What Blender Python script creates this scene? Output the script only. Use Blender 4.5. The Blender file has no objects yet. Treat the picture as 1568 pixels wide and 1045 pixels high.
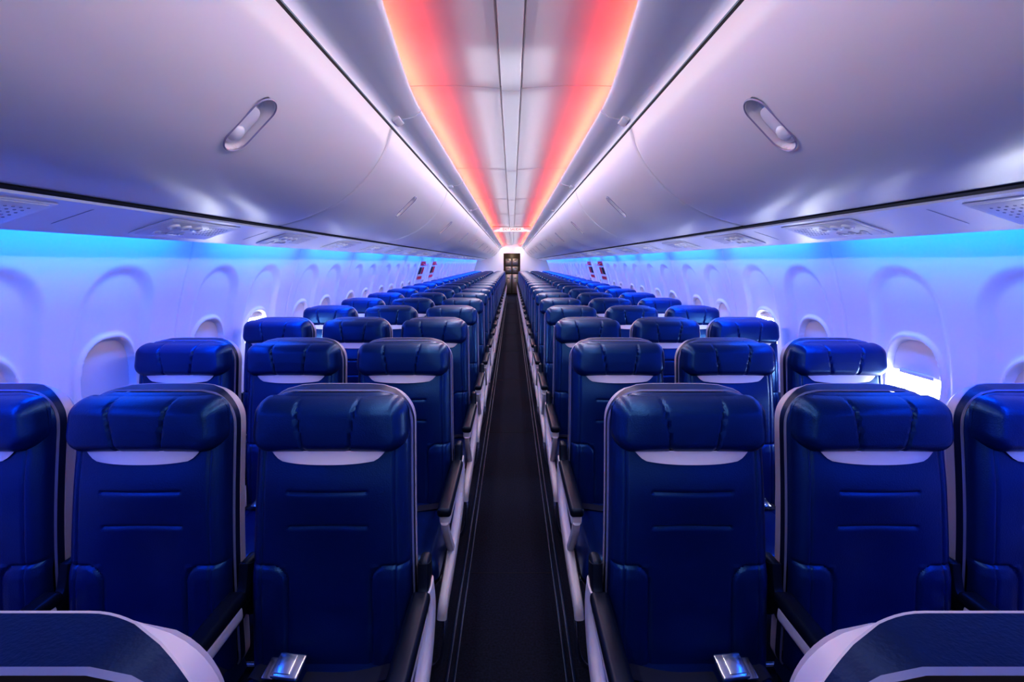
import bpy, bmesh, math, random
from mathutils import Vector, Matrix
random.seed(3)
H=1.5                      # camera / reference height
Y0,Y1=-1.47,20.97            # cabin extents
PITCH=0.8; ROW1=1.07; NROWS=24
MOD=1.87; MOD0=0.40        # bin module
PAN=1.13; PAN0=2.24-1.13*4 # wall panel module
scene=bpy.context.scene
col=scene.collection
scene.view_settings.view_transform='Standard'
for lk in ('Medium High Contrast','Standard - Medium High Contrast','None'):
    try:
        scene.view_settings.look=lk; break
    except Exception: pass
print('LOOK',scene.view_settings.look)
scene.view_settings.exposure=-0.08
try:
    scene.cycles.max_bounces=7; scene.cycles.diffuse_bounces=4; scene.cycles.glossy_bounces=3
    scene.cycles.caustics_reflective=False; scene.cycles.caustics_refractive=False
except Exception: pass

# ------------------------------------------------------------ materials
def mat(name,base,rough=.5,metal=0,coat=0,bump=None,bstr=.1,var=0.0,emis=None,es=0,spec=.5,coatr=.1,stint=None):
    m=bpy.data.materials.new(name); m.use_nodes=True
    nt=m.node_tree; b=nt.nodes['Principled BSDF']
    b.inputs['Base Color'].default_value=(*base,1)
    b.inputs['Roughness'].default_value=rough
    b.inputs['Metallic'].default_value=metal
    b.inputs['Coat Weight'].default_value=coat
    b.inputs['Coat Roughness'].default_value=coatr
    b.inputs['Specular IOR Level'].default_value=spec
    if stint: b.inputs['Specular Tint'].default_value=(*stint,1)
    if emis:
        b.inputs['Emission Color'].default_value=(*emis,1); b.inputs['Emission Strength'].default_value=es
    if bump or var:
        tc=nt.nodes.new('ShaderNodeTexCoord')
        n=nt.nodes.new('ShaderNodeTexNoise'); n.inputs['Scale'].default_value=bump or 50
        n.inputs['Detail'].default_value=1.5
        nt.links.new(tc.outputs['Object'],n.inputs['Vector'])
        if bump:
            bp=nt.nodes.new('ShaderNodeBump'); bp.inputs['Strength'].default_value=bstr; bp.inputs['Distance'].default_value=.002
            nt.links.new(n.outputs['Fac'],bp.inputs['Height']); nt.links.new(bp.outputs['Normal'],b.inputs['Normal'])
        if var:
            mx=nt.nodes.new('ShaderNodeMix'); mx.data_type='RGBA'
            mx.inputs[6].default_value=(*[c*(1-var) for c in base],1)
            mx.inputs[7].default_value=(*[min(1,c*(1+var)) for c in base],1)
            nt.links.new(n.outputs['Fac'],mx.inputs[0]); nt.links.new(mx.outputs[2],b.inputs['Base Color'])
    return m
M={}
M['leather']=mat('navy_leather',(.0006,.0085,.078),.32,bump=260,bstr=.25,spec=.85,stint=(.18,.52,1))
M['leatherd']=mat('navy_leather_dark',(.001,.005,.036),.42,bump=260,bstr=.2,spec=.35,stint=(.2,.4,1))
M['piping']=mat('seat_piping',(.10,.12,.28),.45)
M['shell']=mat('seat_shell_grey',(.30,.29,.43),.42)
M['band']=mat('headrest_band_grey',(.54,.54,.66),.5)
M['arm']=mat('armrest_black',(.003,.005,.016),.4,spec=.35,stint=(.4,.6,1))
M['frame']=mat('seat_frame_white',(.56,.56,.68),.4)
M['metal']=mat('brushed_metal',(.55,.57,.65),.25,metal=1)
M['buckle']=mat('buckle_silver',(.85,.86,.9),.22,metal=1)
M['belt']=mat('belt_webbing',(.002,.006,.03),.7)
M['bin']=mat('bin_composite',(.76,.75,.76),.30)
M['psu']=mat('psu_plastic',(.88,.88,.92),.28)
M['wall']=mat('sidewall_liner',(.70,.69,.82),.45)
M['ceil']=mat('ceiling_liner',(.62,.61,.63),.45)
M['white']=mat('white_trim',(.82,.82,.86),.3)
M['dark']=mat('dark_gap',(.004,.004,.006),.7)
M['groove']=mat('panel_line',(.42,.42,.5),.5)
M['carpet']=mat('aisle_carpet',(.006,.009,.024),.95,bump=110,bstr=1.0,var=.95,spec=.15)
M['seam']=mat('carpet_seam',(.002,.003,.009),.95)
M['rubber']=mat('track_cover',(.006,.014,.045),.28,stint=(.4,.6,1))
M['shade']=mat('window_shade',(.64,.62,.74),.5)
M['sky']=mat('window_daylight',(.9,.95,1),.3,emis=(.92,.96,1),es=26)
M['red']=mat('placard_red',(.75,.03,.02),.4)
M['sign']=mat('sign_face',(.85,.82,.8),.4,emis=(1,.9,.85),es=.35)
M['galley']=mat('galley_brown',(.10,.07,.05),.4)
M['steel']=mat('galley_steel',(.35,.33,.3),.3,metal=.8)

# ------------------------------------------------------------ mesh helpers
class B:
    def __init__(s): s.v=[];s.f=[];s.m=[];s.mats=[]
    def mi(s,k):
        if k not in s.mats: s.mats.append(k)
        return s.mats.index(k)
    def add(s,vs,fs,k):
        o=len(s.v); i=s.mi(k)
        s.v+= [tuple(v) for v in vs]
        for f in fs: s.f.append([a+o for a in f]); s.m.append(i)
    def grid(s,fn,us,vs,k,closeu=False):
        V=[fn(u,v) for v in vs for u in us]; n=len(us);F=[]
        for j in range(len(vs)-1):
            for i in range(n-1 if not closeu else n):
                F.append((j*n+i,j*n+(i+1)%n,(j+1)*n+(i+1)%n,(j+1)*n+i))
        s.add(V,F,k)
    def box(s,c,size,k,bev=.004,seg=2,rot=None):
        bm=bmesh.new(); bmesh.ops.create_cube(bm,size=1)
        for v in bm.verts: v.co=Vector((v.co.x*size[0],v.co.y*size[1],v.co.z*size[2]))
        if bev>0: bmesh.ops.bevel(bm,geom=list(bm.edges),offset=min(bev,min(size)*.49),segments=seg,profile=.5,affect='EDGES')
        R=rot or Matrix.Identity(3)
        vs=[R@v.co+Vector(c) for v in bm.verts]; bm.verts.index_update()
        fs=[[v.index for v in f.verts] for f in bm.faces]; bm.free()
        s.add(vs,fs,k)
    def tube(s,pts,r,k,n=10,flat=None,up=Vector((1,0,0))):
        pts=[Vector(p) for p in pts]; V=[];F=[]
        for i,p in enumerate(pts):
            t=(pts[min(i+1,len(pts)-1)]-pts[max(i-1,0)]).normalized()
            a=(up-t*up.dot(t)); 
            if a.length<1e-3: a=Vector((0,1,0))-t*t.y
            a.normalize(); b=t.cross(a)
            ra,rb=flat[i] if isinstance(flat,list) else (flat or (r,r))
            for j in range(n):
                g=2*math.pi*j/n
                cx,sx=math.cos(g),math.sin(g)
                if flat:
                    cx=math.copysign(abs(cx)**.6,cx); sx=math.copysign(abs(sx)**.6,sx)
                V.append(p+a*ra*cx+b*rb*sx)
        m=len(pts)
        for i in range(m-1):
            for j in range(n): F.append((i*n+j,i*n+(j+1)%n,(i+1)*n+(j+1)%n,(i+1)*n+j))
        F.append(list(range(n))[::-1]); F.append([(m-1)*n+j for j in range(n)])
        s.add(V,F,k)
    def mesh(s,name,mirror=False,ang=40):
        me=bpy.data.meshes.new(name)
        v=[(-x,y,z) for x,y,z in s.v] if mirror else s.v
        f=[q[::-1] for q in s.f] if mirror else s.f
        me.from_pydata(v,[],f)
        for k in s.mats: me.materials.append(M[k])
        me.polygons.foreach_set('material_index',s.m)
        me.polygons.foreach_set('use_smooth',[True]*len(s.f))
        me.update(); me.set_sharp_from_angle(angle=math.radians(ang))
        return me
def obj(name,me,loc=(0,0,0),parent=None):
    o=bpy.data.objects.new(name,me); col.objects.link(o); o.location=loc
    if parent: o.parent=parent
    return o
def empty(name,loc=(0,0,0)):
    o=bpy.data.objects.new(name,None); o.empty_display_size=.1; col.objects.link(o); o.location=loc; return o
def spline(P,n):
    P=[Vector(p) for p in P]; out=[]
    Q=[2*P[0]-P[1]]+P+[2*P[-1]-P[-2]]
    for i in range(1,len(Q)-2):
        for k in range(n):
            t=k/n; a,b,c,d=Q[i-1],Q[i],Q[i+1],Q[i+2]
            out.append(.5*((2*b)+(c-a)*t+(2*a-5*b+4*c-d)*t*t+(3*b-a-3*c+d)*t**3))
    out.append(P[-1]); return out
def lin(a,b,n): return [a+(b-a)*i/(n-1) for i in range(n)]
def ss(a,b,x):
    t=max(0,min(1,(x-a)/(b-a))); return t*t*(3-2*t)
def area(name,loc,direction,length,width,power,color,parent=None,spread=180,skew=0):
    l=bpy.data.lights.new(name,'AREA'); l.shape='RECTANGLE'; l.size=length; l.size_y=width
    l.energy=power; l.color=color; l.spread=math.radians(spread)
    o=bpy.data.objects.new(name,l); col.objects.link(o)
    z=-Vector(direction).normalized(); x=Vector((skew,1,0)).normalized(); y=z.cross(x).normalized(); x=y.cross(z).normalized()
    R=Matrix((x,y,z)).transposed().to_4x4(); R.translation=Vector(loc); o.matrix_world=R
    if parent: o.parent=parent
    return o

# ------------------------------------------------------------ SEAT
def by(z): return (z-.45)*.17-.014*math.sin(math.pi*max(0,min(1,(z-.45)/.6)))
class RR:
    def __init__(s,w0,w1,zb,zt,rb,rt): s.w0,s.w1,s.zb,s.zt,s.rb,s.rt=w0,w1,zb,zt,rb,rt
    def w(s,z): return s.w0+(s.w1-s.w0)*(z-s.zb)/(s.zt-s.zb)
    def hw(s,z):
        w=s.w(z)
        if z>s.zt-s.rt: return w-s.rt+math.sqrt(max(0,s.rt**2-(z-s.zt+s.rt)**2))
        if z<s.zb+s.rb: return w-s.rb+math.sqrt(max(0,s.rb**2-(s.zb+s.rb-z)**2))
        return w
    def d(s,x,z):
        w=s.w(z); ax=abs(x)
        if z>s.zt-s.rt and ax>w-s.rt: return s.rt-math.hypot(ax-w+s.rt,z-s.zt+s.rt)
        if z<s.zb+s.rb and ax>w-s.rb: return s.rb-math.hypot(ax-w+s.rb,s.zb+s.rb-z)
        return min(w-ax,s.zt-z,z-s.zb)
def edge(d,r):
    t=max(0,min(1,d/r)); return math.sqrt(max(0,1-(1-t)**2))
def us_(n): return [math.sin(math.pi/2*t)*.5+t*.5 for t in lin(-1,1,n)]
def zs_(a,b,n):
    return [a+(b-a)*(.5-.5*math.cos(math.pi*t)*.35-.5*(1-2*t)*.65) for t in lin(0,1,n)]
back=RR(.214,.200,.42,1.156,.02,.085)
def g(d,w,dep): return dep*math.exp(-(d/w)**2)
def segd(x,z,x0,x1,z0):
    dx=max(x0-x,0,x-x1); return math.hypot(dx,z-z0)
def back_front(x,z):
    D=.042; d=back.d(x,z)
    y=by(z)-D*edge(d,.034)-.010*(1-(x/.21)**2)
    for zz in (.917,.825): y+=g(segd(x,z,-.10,.10,zz),.0036,.0055)
    ax=abs(x); r=.045; xc,zc=.108+r,.725-r
    if ax>xc: sd=abs(z-.725)
    elif z<zc: sd=abs(ax-.108)
    else: sd=abs(math.hypot(ax-xc,z-zc)-r)
    y+=g(sd,.0038,.006)
    inside=(ax>.108 and z<.725)
    if inside: y-=.006*min(1,sd/.03)
    y+=g(d-.036,.003,.003)
    y+=.022*math.exp(-(x/.10)**2)*ss(.48,.6,z)*(1-ss(.72,.9,z))
    y-=.010*math.exp(-((z-.93)/.06)**2)*(1-(x/.2)**2)
    return y
head=RR(.205,.199,1.010,1.152,.055,.042)
HB=-.022
def head_front(x,z):
    d=head.d(x,z)
    y=by(1.08)+.13*(z-1.08)+HB-.056*edge(d,.036)-.008*edge(d,.09)
    sx=.054+.024*(z-1.010)/.142
    y+=g(abs(x)-sx,.0035,.008)
    y+=.012*ss(.10,.21,abs(x))*ss(1.01,1.15,z)
    return y
def build_seat():
    b=B()
    b.grid(lambda u,z:(u*back.hw(z),back_front(u*back.hw(z),z),z),us_(115),zs_(.42,1.156,200),'leather')
    wr=RR(.218,.205,.41,1.160,.03,.090)
    def outline(R,n=70):
        zz=zs_(R.zb,R.zt,n); L=[(R.hw(z),z) for z in zz]
        return [(-x,z) for x,z in L]+[(L[-1][0]*(1-2*i/20)*-1,L[-1][1]) for i in range(1,20)]+[(x,z) for x,z in reversed(L)]
    def wend(x,z): return .024+.040*(1-ss(.06,.20,abs(x)))*ss(1.02,1.14,z)
    def ext(R0,y0,R1,y1,k):
        A=outline(R0); C=outline(R1)
        f0=y0 if callable(y0) else (lambda x,z:y0); f1=y1 if callable(y1) else (lambda x,z:y1)
        V=[(x,by(z)+f0(x,z),z) for x,z in A]+[(x,by(z)+f1(x,z),z) for x,z in C]; m=len(A)
        b.add(V,[(i,(i+1)%m,m+(i+1)%m,m+i) for i in range(m)],k)
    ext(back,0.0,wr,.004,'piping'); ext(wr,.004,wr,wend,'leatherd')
    s2=RR(.217,.204,.41,1.159,.03,.090); s3=RR(.205,.192,.42,1.146,.03,.085)
    s25=RR(.219,.206,.409,1.161,.03,.091)
    ext(wr,wend,s25,lambda x,z:wend(x,z)+.002,'shell'); ext(s25,lambda x,z:wend(x,z)+.002,s2,lambda x,z:max(.050,wend(x,z)+.003),'shell'); ext(s2,lambda x,z:max(.050,wend(x,z)+.003),s3,.070,'shell')
    b.grid(lambda u,z:(u*s3.hw(z),by(z)+.070+.012*edge(s3.d(u*s3.hw(z),z),.1),z),us_(21),zs_(.42,1.146,30),'shell')
    b.grid(lambda u,z:(u*head.hw(z),head_front(u*head.hw(z),z),z),us_(91),zs_(1.010,1.152,54),'leather')
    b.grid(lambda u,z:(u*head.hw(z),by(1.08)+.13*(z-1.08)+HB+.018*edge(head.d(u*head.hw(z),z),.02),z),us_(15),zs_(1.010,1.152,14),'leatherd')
    def bd(u,v):
        z=.989+.033*v; w=.118+.036*v**.7
        return (u*w,back_front(.0,z)-.010+.012*abs(u)**3,z+.005*abs(u)**2)
    b.grid(bd,lin(-1,1,25),lin(0,1,6),'band')
    b.grid(lambda u,v:(bd(u,0)[0],bd(u,0)[1]+.02*v,bd(u,0)[2]),lin(-1,1,25),[0,1],'band')
    cu=RR(.218,.214,-.46,.035,.05,.01)
    def ct(u,y):
        x=u*cu.hw(y); d=cu.d(x,y)
        return (x,y,.385+.075*edge(d,.04)+.012*(1-(x/.215)**2)-g(abs(x)-.15,.003,.004)+.015*ss(-.2,-.42,y))
    b.grid(ct,us_(61),zs_(-.46,.035,50),'leather')
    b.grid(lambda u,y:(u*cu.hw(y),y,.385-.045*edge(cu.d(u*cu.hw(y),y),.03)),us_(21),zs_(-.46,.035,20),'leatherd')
    def sz(x,y): 
        return ct(x/cu.hw(y),y)[2]+.004
    for a,c in ((-.205,.045),(.115,.205)):
        def st(u,v,a=a,c=c):
            x=a+(c-a)*u; y0=-.055-.05*math.sin(math.pi*min(1,max(0,(x+.205)/.41)))
            y=y0+.024*v; return (x,y-.0,sz(x,y)+.002+.002*math.sin(9*u))
        b.grid(st,lin(0,1,16),[-1,0,1],'belt')
    R=Matrix.Rotation(.12,3,'Z')@Matrix.Rotation(.35,3,'X')
    b.box((.082,-.090,.505),(.072,.058,.014),'buckle',.005,3,R)
    b.box((.088,-.090,.513),(.044,.046,.006),'buckle',.003,2,R)
    b.box((.125,-.088,.498),(.03,.05,.008),'metal',.003,2,R)
    Rt=Matrix.Rotation(-math.atan(.17),3,'X')
    b.box((0,by(.86)+.08,.86),(.36,.018,.24),'shell',.008,3,Rt)
    b.box((0,by(.60)+.078,.60),(.34,.02,.2),'leatherd',.008,3,Rt)
    b.box((0,by(.985)+.085,.985),(.03,.02,.03),'metal',.005,2,Rt)
    return b
sb=build_seat()
seat_me={1:sb.mesh('seat_right'),-1:sb.mesh('seat_left',mirror=True)}

def build_frame():
    b=B()
    def armrest(x,aisle):
        b.box((x,-.215,.640),(.050,.41,.034),'arm',.013,4)
        b.box((x,-.215,.607),(.040,.38,.044),'frame' ,.012,3)
        b.tube(spline([(x,-.03,.60),(x,.02,.63),(x,.045,.70)],5),.02,'arm',12,flat=(.017,.026))
        b.box((x,.05,.63),(.03,.06,.16),'arm',.012,3)
    armrest(.232,True)
    for x in (.71,1.19,1.655): armrest(x,False)
    x=.234
    pts=spline([(x-.006,.030,.640),(x-.010,.028,.56),(x-.010,-.04,.47),(x-.006,-.17,.405),(x-.002,-.33,.355),(x+.004,-.43,.31),(x+.008,-.45,.26)],6)
    n=len(pts); fl=[(.018,.040-.014*(i/(n-1))) for i in range(n)]
    b.tube(pts,.02,'frame',16,flat=fl)
    b.tube(spline([(x-.002,-.40,.60),(x-.002,-.37,.54),(x-.002,-.30,.45),(x-.002,-.25,.39)],5),.01,'frame',10,flat=(.014,.016))
    b.tube(spline([(x,-.43,.33),(x-.004,-.46,.22),(x+.008,-.46,.12),(x+.045,-.44,.05),(x+.10,-.42,.035),(x+.5,-.42,.035),(1.5,-.42,.035)],6),.011,'metal',10)
    for y in (-.33,-.05): b.tube([(.25,y,.325),(1.66,y,.325)],.02,'metal',12)
    for xx in (.40,1.28):
        b.tube([(xx,-.36,.325),(xx,-.385,.02)],.016,'frame',10,flat=(.012,.022))
        b.tube([(xx,-.05,.325),(xx,.13,.02)],.016,'frame',10,flat=(.012,.022))
        b.tube([(xx,-.33,.28),(xx,.10,.03)],.012,'frame',10)
        b.box((xx,-.12,.012),(.05,.62,.022),'rubber',.006,2)
    for xx in (.47,.95,1.43): b.box((xx,-.2,.295),(.26,.22,.05),'leatherd',.015,3)
    return b
fb=build_frame()
frame_me={1:fb.mesh('frame_right'),-1:fb.mesh('frame_left',mirror=True)}
for i in range(NROWS):
    y=ROW1+PITCH*(i-1)-(.06 if i==0 else 0)
    for s in (-1,1):
        e=empty('airplane_seat_row',(0,y,0))
        for k,x in enumerate((.47,.95,1.43)):
            obj('seat_%d'%(k+1),seat_me[s],(s*x,0,0),e)
        obj('armrest_frame',frame_me[s],(0,0,0),e)

# ------------------------------------------------------------ FLOOR
b=B(); b.box((0,(Y0+Y1)/2+.6,-.025),(3.5,Y1-Y0+1.4,.05),'carpet',0)
obj('floor',b.mesh('floor'))
n=1
for s in (-1,1):
    b=B()
    for x0,w in ((.205,.010),(.232,.012)):
        b.box((s*x0,(Y0+Y1)/2,.003),(w,Y1-Y0-.02,.006),'rubber',.002,2)
    obj('trim_%d'%n,b.mesh('track')); n+=1
b=B()
for k in range(12):
    b.box((0,2.05+1.87*k-.05,.0008),(.39,.006,.0016),'seam',0)
obj('trim_%d'%n,b.mesh('carpet_seams')); n+=1

# ------------------------------------------------------------ CEILING
def lip(y): return .42-.10*(1-ss(.9,2.3,y))
prof=[(-.56,.80),(-.40,.806),(-.25,.806),(-.12,.80),(-.056,.795),(-.052,.795),(-.050,.802),(-.044,.802),(-.042,.785),(-.030,.783),(0,.783),(.030,.783),(.042,.785),(.044,.802),(.050,.802),(.052,.795),(.056,.795),(.12,.80),(.25,.806),(.40,.806),(.56,.80)]
ys=[Y0]
seams=[MOD0+MOD*k for k in range(-1,12)]
for sy in seams:
    if Y0+.1<sy<Y1-.1: ys+=[sy-.10,sy-.004,sy-.003,sy+.003,sy+.004,sy+.10]
ys.append(Y1); ys=sorted(ys)
b=B()
b.grid(lambda i,y:(prof[i][0],y,H+prof[i][1]+(.008 if any(abs(y-q)<.0035 for q in seams) else 0)),list(range(len(prof))),ys,'ceil')
obj('ceiling',b.mesh('ceiling',ang=25))
yy=lin(Y0,3.0,50)+[Y1]
for s in (-1,1):
    b=B()
    def vp(y):
        L=lip(y)
        P=[(.553,.628),(.545,.648),(.535,.656),(.520,.660),(L*.35+.520*.65,.664),(L*.7+.520*.3,.674),(L+.016,.686),(L+.004,.693),(L,.702),(L+.004,.710),(L+.03,.713),(.53,.715),(.548,.73),(.56,.80)]
        return P
    b.grid(lambda i,y:(s*vp(y)[i][0],y,H+vp(y)[i][1]),list(range(14)),yy,'white')
    for sy in seams:
        if not Y0+.1<sy<Y1-.1: continue
        b.box((s*.528,sy,H+.653),(.035,.10,.016),'white',.004,2,Matrix.Rotation(s*.5,3,'Y'))
        P=vp(sy); b.tube([(s*p[0],sy,H+p[1]-.001) for p in P[1:9]],.004,'white',8)
    obj('trim_%d'%n,b.mesh('valance',ang=50)); n+=1
    b=B(); b.grid(lambda i,y:(s*(.557+.004*i),y,H+.627-.009*i),[0,1],[Y0,Y1],'dark')
    obj('trim_%d'%n,b.mesh('shutline')); n+=1

# ------------------------------------------------------------ OVERHEAD BINS
bp=spline([(.560,.618,0),(.592,.535,0),(.640,.455,0),(.715,.372,0),(.82,.290,0),(.96,.222,0),(1.122,.174,0)],24)
acc=[0]
for i in range(1,len(bp)): acc.append(acc[-1]+(bp[i]-bp[i-1]).length)
Ltot=acc[-1]
def pf(t):
    t=max(0,min(Ltot,t))
    for i in range(1,len(acc)):
        if acc[i]>=t:
            k=(t-acc[i-1])/(acc[i]-acc[i-1]); p=bp[i-1].lerp(bp[i],k); break
    i=min(max(i,1),len(bp)-2)
    tg=(bp[i+1]-bp[i-1]).normalized()
    return p,Vector((tg.y,-tg.x,0))
lc=min(range(len(bp)),key=lambda i:abs(bp[i].x-.715)); LC=acc[lc]
HL,RL=.050,.043
def latch_sd(t,y):
    dt=max(abs(t-LC)-HL,0); return math.hypot(dt,y)-RL
tl=sorted(set([round(v,5) for v in lin(0,LC-.12,12)+lin(LC-.11,LC+.11,54)+lin(LC+.12,Ltot,18)]))
hy=MOD/2-.003
yl=[-hy,-hy+.004]+lin(-hy+.03,-.08,12)+lin(-.056,.056,37)+lin(.08,hy-.03,12)+[hy-.004,hy]
def bin_build(s):
    b=B()
    def fn(t,y):
        p,nn=pf(t)
        dep=.034*(1-ss(-.008,.001,latch_sd(t,y)))
        e=.004*(1-ss(0,.006,hy-abs(y)))
        q=p-nn*(dep+e)
        return (s*q.x,y,H+q.y)
    b.grid(fn,tl,yl,'bin')
    body=[(bp[0].x+.004,bp[0].y)]+[(bp[i].x+.006,bp[i].y+.006) for i in range(6,len(bp),12)]+[(1.122,.178),(1.34,.21),(1.36,.45),(1.1,.66),(.60,.66)]
    V=[(s*x,-hy+.003,H+z) for x,z in body]+[(s*x,hy-.003,H+z) for x,z in body]; m=len(body)
    F=[list(range(m)),[m+i for i in range(m)][::-1]]
    for i in range(len(body)-5,m): F.append([i,(i+1)%m,m+(i+1)%m,m+i])
    b.add(V,F,'bin')
    p,nn=pf(LC)
    tdir=Vector((s*(-nn.y),0,nn.x)); ndir=Vector((s*nn.x,0,nn.y))
    ydir=Vector((0,1,0)); c=Vector((s*p.x,0,H+p.y))
    def local(u,v,w): return c+tdir*u+ydir*v+ndir*w
    def stad(cu,hl,r,w0,w1,k):
        ring=[]
        for j in range(32):
            a=2*math.pi*j/32; x=math.cos(a)*r; y=math.sin(a)*r
            ring.append((cu+x+(hl if x>0 else -hl),y))
        rings=[(1,w0),(1,w1-.002),(.93,w1)]
        V=[local(cu+(u-cu)*q,v*q,w) for q,w in rings for u,v in ring]
        F=[(a*32+j,a*32+(j+1)%32,(a+1)*32+(j+1)%32,(a+1)*32+j) for a in range(2) for j in range(32)]+[[64+j for j in range(32)]]
        b.add(V,F,k)
    V=[];NN=40
    for rr,w in ((RL-.001,-.001),(RL+.001,.0022),(RL+.0025,.0016),(RL+.004,-.001)):
        for j in range(NN):
            a=2*math.pi*j/NN; x=math.cos(a)*rr; y=math.sin(a)*rr
            V.append(local(x+(HL if x>0 else -HL),y,w))
    b.add(V,[(a*NN+j,a*NN+(j+1)%NN,(a+1)*NN+(j+1)%NN,(a+1)*NN+j) for a in range(3) for j in range(NN)],'shell')
    stad(.016,.030,.033,-.035,-.014,'psu')
    V=[];rings=7
    for a in range(rings):
        th=a/(rings-1)*math.pi/2
        for j in range(24):
            q=2*math.pi*j/24; V.append(local(.044+math.cos(q)*.026*math.cos(th),math.sin(q)*.026*math.cos(th),-.015+.013*math.sin(th)))
    b.add(V,[(a*24+j,a*24+(j+1)%24,(a+1)*24+(j+1)%24,(a+1)*24+j) for a in range(rings-1) for j in range(24)],'white')
    return b.mesh('overhead_bin_mesh',ang=50)
bins={s:bin_build(s) for s in (-1,1)}
yc=MOD0+MOD/2-MOD
while yc<Y1:
    for s in (-1,1): obj('overhead_bin',bins[s],(0,yc,0))
    yc+=MOD

# ------------------------------------------------------------ PSU rail
for s in (-1,1):
    b=B()
    pp=[(1.139,.200),(1.137,.164),(1.142,.157),(1.19,.147),(1.30,.113),(1.355,.091),(1.363,.088),(1.367,.093),(1.368,.19)]
    b.grid(lambda i,y:(s*pp[i][0],y,H+pp[i][1]),list(range(len(pp))),[Y0,Y1],'psu')
    gp=[(1.1225,.1695),(1.1225,.178),(1.137,.178),(1.137,.1635),(1.1225,.1695)]
    b.grid(lambda i,y:(s*gp[i][0],y,H+gp[i][1]),list(range(5)),[Y0,Y1],'dark')
    for k in range(20):
        y=MOD0+MOD/2*k
        b.box((s*1.255,y,H+.1275),(.21,.003,.003),'groove',0,1,Matrix.Rotation(s*.30,3,'Y'))
    obj('trim_%d'%n,b.mesh('psu_rail',ang=30)); n+=1
def psu_unit(s):
    b=B(); R=Matrix.Rotation(s*.30,3,'Y')
    def L(u,v,w=0): return R@Vector((s*u,v,-w))
    b.box(L(0,0,.002),(.17,.40,.006),'psu',.003,3,R)
    b.box(L(0,0,.0045),(.15,.37,.004),'white',.002,2,R)
    def disc(u,v,r,h,k,ri=0):
        V=[];N=20
        prof=[(r,0),(r,h*.7),(r*.85,h),(r*.5,h*.9),(r*.45,h*.3),(0.001,h*.3)]
        for q,w in prof:
            for j in range(N):
                a=2*math.pi*j/N; V.append(L(u+q*math.cos(a),v+q*math.sin(a),.006+w))
        b.add(V,[(a*N+j,a*N+(j+1)%N,(a+1)*N+(j+1)%N,(a+1)*N+j) for a in range(len(prof)-1) for j in range(N)],k)
    for q in (-.13,-.07,-.01): disc(-.03,q,.021,.009,'white')
    for q in (-.13,-.07,-.01): disc(.035,q,.014,.005,'psu')
    for i in range(7):
        for j in range(5): disc(-.045+j*.018,.05+i*.018,.0035,.0012,'groove')
    b.box(L(.055,-.07,.008),(.025,.12,.003),'psu',.0014,2,R)
    return b.mesh('psu_mesh')
pm={s:psu_unit(s) for s in (-1,1)}
for k in range(24):
    for s in (-1,1): obj('passenger_service_unit',pm[s],(s*1.250,1.02+PITCH*k,H+.127))

# ------------------------------------------------------------ SIDEWALLS
wp=[(1.369,.205),(1.500,.205),(1.518,.16),(1.530,.10),(1.562,.0),(1.603,-.12),(1.645,-.24),(1.675,-.36),(1.697,-.52),(1.705,-.75),(1.69,-1.05),(1.655,-1.30),(1.60,-1.49)]
def wx(z):
    for i in range(1,len(wp)-1):
        a,c=wp[i],wp[i+1]
        if a[1]>=z>=c[1]:
            t=(a[1]-z)/(a[1]-c[1]); 
            p0=wp[i-1] if i>2 else a; p3=wp[min(i+2,len(wp)-1)]
            m1=(c[0]-p0[0])/(c[1]-p0[1]) if i>2 else (c[0]-a[0])/(c[1]-a[1]); m2=(p3[0]-a[0])/(p3[1]-a[1])
            h=c[1]-a[1]
            return (2*t**3-3*t*t+1)*a[0]+(t**3-2*t*t+t)*h*m1+(-2*t**3+3*t*t)*c[0]+(t**3-t*t)*h*m2
    return wp[-1][0]
WC=-.50; WINS=(-.28,.21)
def arch_sd(y,z):
    hw=.175+.03*ss(-.1,-.7,z); top=-.015; r=.17
    if z>top-r and abs(y)>hw-r: return math.hypot(abs(y)-hw+r,z-top+r)-r
    return max(abs(y)-hw,z-top)
def ell(y,z,a,c):
    p=2.5; return ((abs(y)/a)**p+(abs(z-WC)/c)**p)**(1/p)
def wallf(y,z):
    x=wx(z); yw=min(WINS,key=lambda q:abs(y-q)); yr=y-yw
    x+=.024*(1-ss(-.045,.010,arch_sd(yr,z)))
    e=ell(yr,z,.150,.212)
    if e<1.0: x+=.03*(1-ss(.80,.88,e)) - .010*ss(.80,.88,e)*(1-ss(.93,1.0,e))
    return x
def wall_panel(s,shade):
    b=B(); hy=PAN/2
    ysam=[-hy,-hy+.003,-hy+.008]+lin(-hy+.02,hy-.02,135)+[hy-.008,hy-.003,hy]
    zs=[.205,.16,.13]+lin(.10,-.80,112)+lin(-.84,-1.49,16)
    def fn(y,z):
        x=wallf(y,z) if z<.1 else wx(z)
        x+=.005*(1-ss(0,.007,hy-abs(y)))
        return (s*x,y,H+z)
    b.grid(fn,ysam,zs,'wall')
    b.grid(lambda y,i:(s*(wp[0][0]+.131*i),y,H+.205),[-hy,hy],[0,1],'wall')
    for w,(y0,sh) in enumerate(zip(WINS,shade)):
        a,c=.128,.186; xin=.034
        zcut=WC+c-2*c*sh
        def pt(zz,u,off):
            q=max(0,1-(abs(zz-WC)/c)**2.5)**(1/2.5)*a
            return (s*(wx(zz)+xin+off),y0+u*q,H+zz)
        if sh>0: b.grid(lambda u,t:pt(zcut+(WC+c-zcut)*t,u,.006+.001*(int(t*40)%2)),lin(-1,1,9),lin(0,1,41),'shade')
        if sh<1:
            b.grid(lambda u,t:pt(WC-c+(zcut-WC+c)*t,u,.016),[-1,0,1],lin(0,1,7),'sky')
            b.box((s*(wx(zcut)+.038),y0,H+zcut),(.012,.17,.018),'shade',.004,2)
    return b.mesh('wall_panel_mesh',ang=60)
variants={}
walls={}
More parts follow.
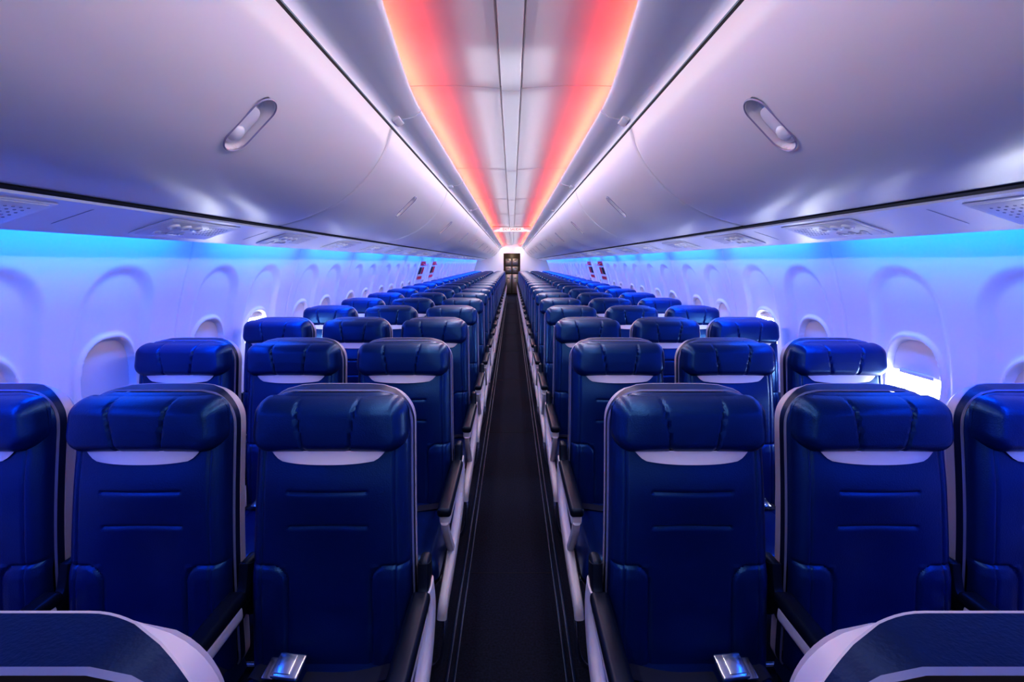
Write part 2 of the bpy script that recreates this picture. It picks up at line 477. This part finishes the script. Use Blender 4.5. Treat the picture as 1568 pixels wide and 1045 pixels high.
pats=[(1,1),(1,.62),(.5,.55),(.65,.5),(.5,.7)]
for s,nm in ((-1,'left'),(1,'right')):
    e=empty('wall_'+nm); walls[s]=e
    k=0;y=PAN0+PAN/2
    while y<Y1-.2:
        if y-PAN/2<Y0: y+=PAN; k+=1; continue
        if s<0: sh={4:(1,.10)}.get(k,pats[2+k%3] if k>4 else (1,1))
        else: sh={3:(.8,.42),4:(.7,.10)}.get(k,pats[2+(k+1)%3] if k>4 else (1,1))
        key=(s,sh)
        if key not in variants: variants[key]=wall_panel(s,sh)
        obj('panel_%d'%(k+1),variants[key],(0,y,0),e)
        k+=1;y+=PAN
# lights -------------------------------------------------------
y=PAN0+PAN/2
while y<Y1-.2:
    for s in (-1,1):
        if y-PAN/2>Y0: area('sidewall_wash_light',(s*1.400,y,H+.138),(s*.22,0,-1),.92,.045,9.0,(.0,.13,1.0))
    y+=PAN
yc=MOD0+MOD/2-MOD
while yc<Y1:
    for s in (-1,1):
        area('cove_light_red',(s*.466,yc,H+.730),(-s*.52,0,.85),1.85,.02,7.5,(1,.045,.012),spread=108)
        L=lip(yc)
        area('valance_light_white',(s*(L*.75+.52*.25),yc,H+.664),(-s*.6,0,-.8),1.78,.014,7.3,(.96,.94,1))
        area('lip_light_white',(s*(lip(yc+.6)-.004),yc,H+.702),(-s*1,0,.22),1.78,.008,.8,(.88,.88,1),spread=28)
    yc+=MOD

# ------------------------------------------------------------ overwing exits
for s in (-1,1):
    for yd in (8.1,9.25):
        b=B()
        def q(y,z,o): return (s*(wx(z)-o),y,H+z)
        b.grid(lambda y,z:q(y,z,.012),lin(-.26,.26,9),lin(.06,-.95,24),'psu')
        for sgn in (-1,1): b.grid(lambda o,z:q(sgn*.26,z,o),[.012,-.03],lin(.06,-.95,24),'psu')
        b.grid(lambda y,z:q(y,z,.018),lin(-.2,.2,5),lin(.02,-.05,5),'red')
        b.grid(lambda y,z:q(y,z,.018),lin(-.2,-.02,5),lin(-.08,-.2,5),'dark')
        b.grid(lambda y,z:q(y,z,.018),lin(.02,.2,5),lin(-.08,-.2,5),'red')
        b.grid(lambda y,z:q(y,z,.018),lin(-.2,.2,5),lin(-.24,-.29,5),'red')
        b.tube(spline([q(-.12,-.02,.02),q(-.1,-.04,.06),q(.1,-.04,.06),q(.12,-.02,.02)],4),.01,'red',8)
        obj('emergency_exit_door',b.mesh('exit_door'),(0,yd,0),walls[s])

# ------------------------------------------------------------ ceiling header with exit sign
b=B()
b.box((0,10.6,H+.745),(.90,.10,.11),'white',.012,3)
obj('trim_%d'%n,b.mesh('header')); n+=1
e=empty('exit_sign',(0,10.53,H+.735))
b=B(); b.box((0,0,0),(.50,.03,.085),'sign',.006,2); b.box((0,.012,0),(.53,.02,.10),'white',.006,2)
obj('sign_box',b.mesh('sign_box'),(0,0,0),e)
cu=bpy.data.curves.new('exit_text','FONT'); cu.body='EXIT SALIDA'; cu.size=.075; cu.align_x='CENTER'; cu.align_y='CENTER'; cu.extrude=.001
cu.materials.append(M['red'])
t=bpy.data.objects.new('lettering',cu); col.objects.link(t); t.parent=e; t.location=(0,-.018,0); t.rotation_euler=(math.pi/2,0,0)

# ------------------------------------------------------------ end walls + galley
b=B()
b.box((1.06,Y1+.03,1.15),(1.36,.06,2.4),'white',.004); b.box((-1.06,Y1+.03,1.15),(1.36,.06,2.4),'white',.004)
b.box((0,Y1+.03,2.13),(.76,.06,.44),'white',.004)
obj('wall_rear',b.mesh('wall_rear'))
b=B()
b.box((0,Y1+1.0,1.0),(1.3,.08,2.0),'galley',.004)
for sx in (-1,1):
    b.box((sx*.5,Y1+.55,1.0),(.14,.8,2.0),'galley',.004)
for i in range(2):
    for j,(z,h) in enumerate(((.5,.9),(1.15,.32),(1.52,.32))):
        b.box((-.17+.34*i,Y1+.94,z),(.30,.06,h),'steel',.01,2)
        b.box((-.17+.34*i,Y1+.90,z+h*.3),(.12,.02,.03),'dark',.005,2)
obj('galley',b.mesh('galley'))
b=B(); b.box((0,Y0-.04,1.15),(3.5,.06,2.4),'white',.004); obj('wall_front',b.mesh('wall_front'))
l=bpy.data.lights.new('galley_lamp','POINT'); l.energy=4; l.color=(1,.75,.5); l.shadow_soft_size=.08
o=bpy.data.objects.new('galley_lamp',l); col.objects.link(o); o.location=(0,Y1+.5,1.95)

# ------------------------------------------------------------ world, camera
w=bpy.data.worlds.new('World'); scene.world=w; w.use_nodes=True
w.node_tree.nodes['Background'].inputs[0].default_value=(.6,.7,1,1)
w.node_tree.nodes['Background'].inputs[1].default_value=.3
cam=bpy.data.cameras.new('camera'); cam.sensor_width=36; cam.lens=15.98; cam.clip_start=.02
co=bpy.data.objects.new('camera',cam); col.objects.link(co)
co.location=(0.005,0,H); co.rotation_euler=(math.radians(90-9.8),0,0)
scene.camera=co
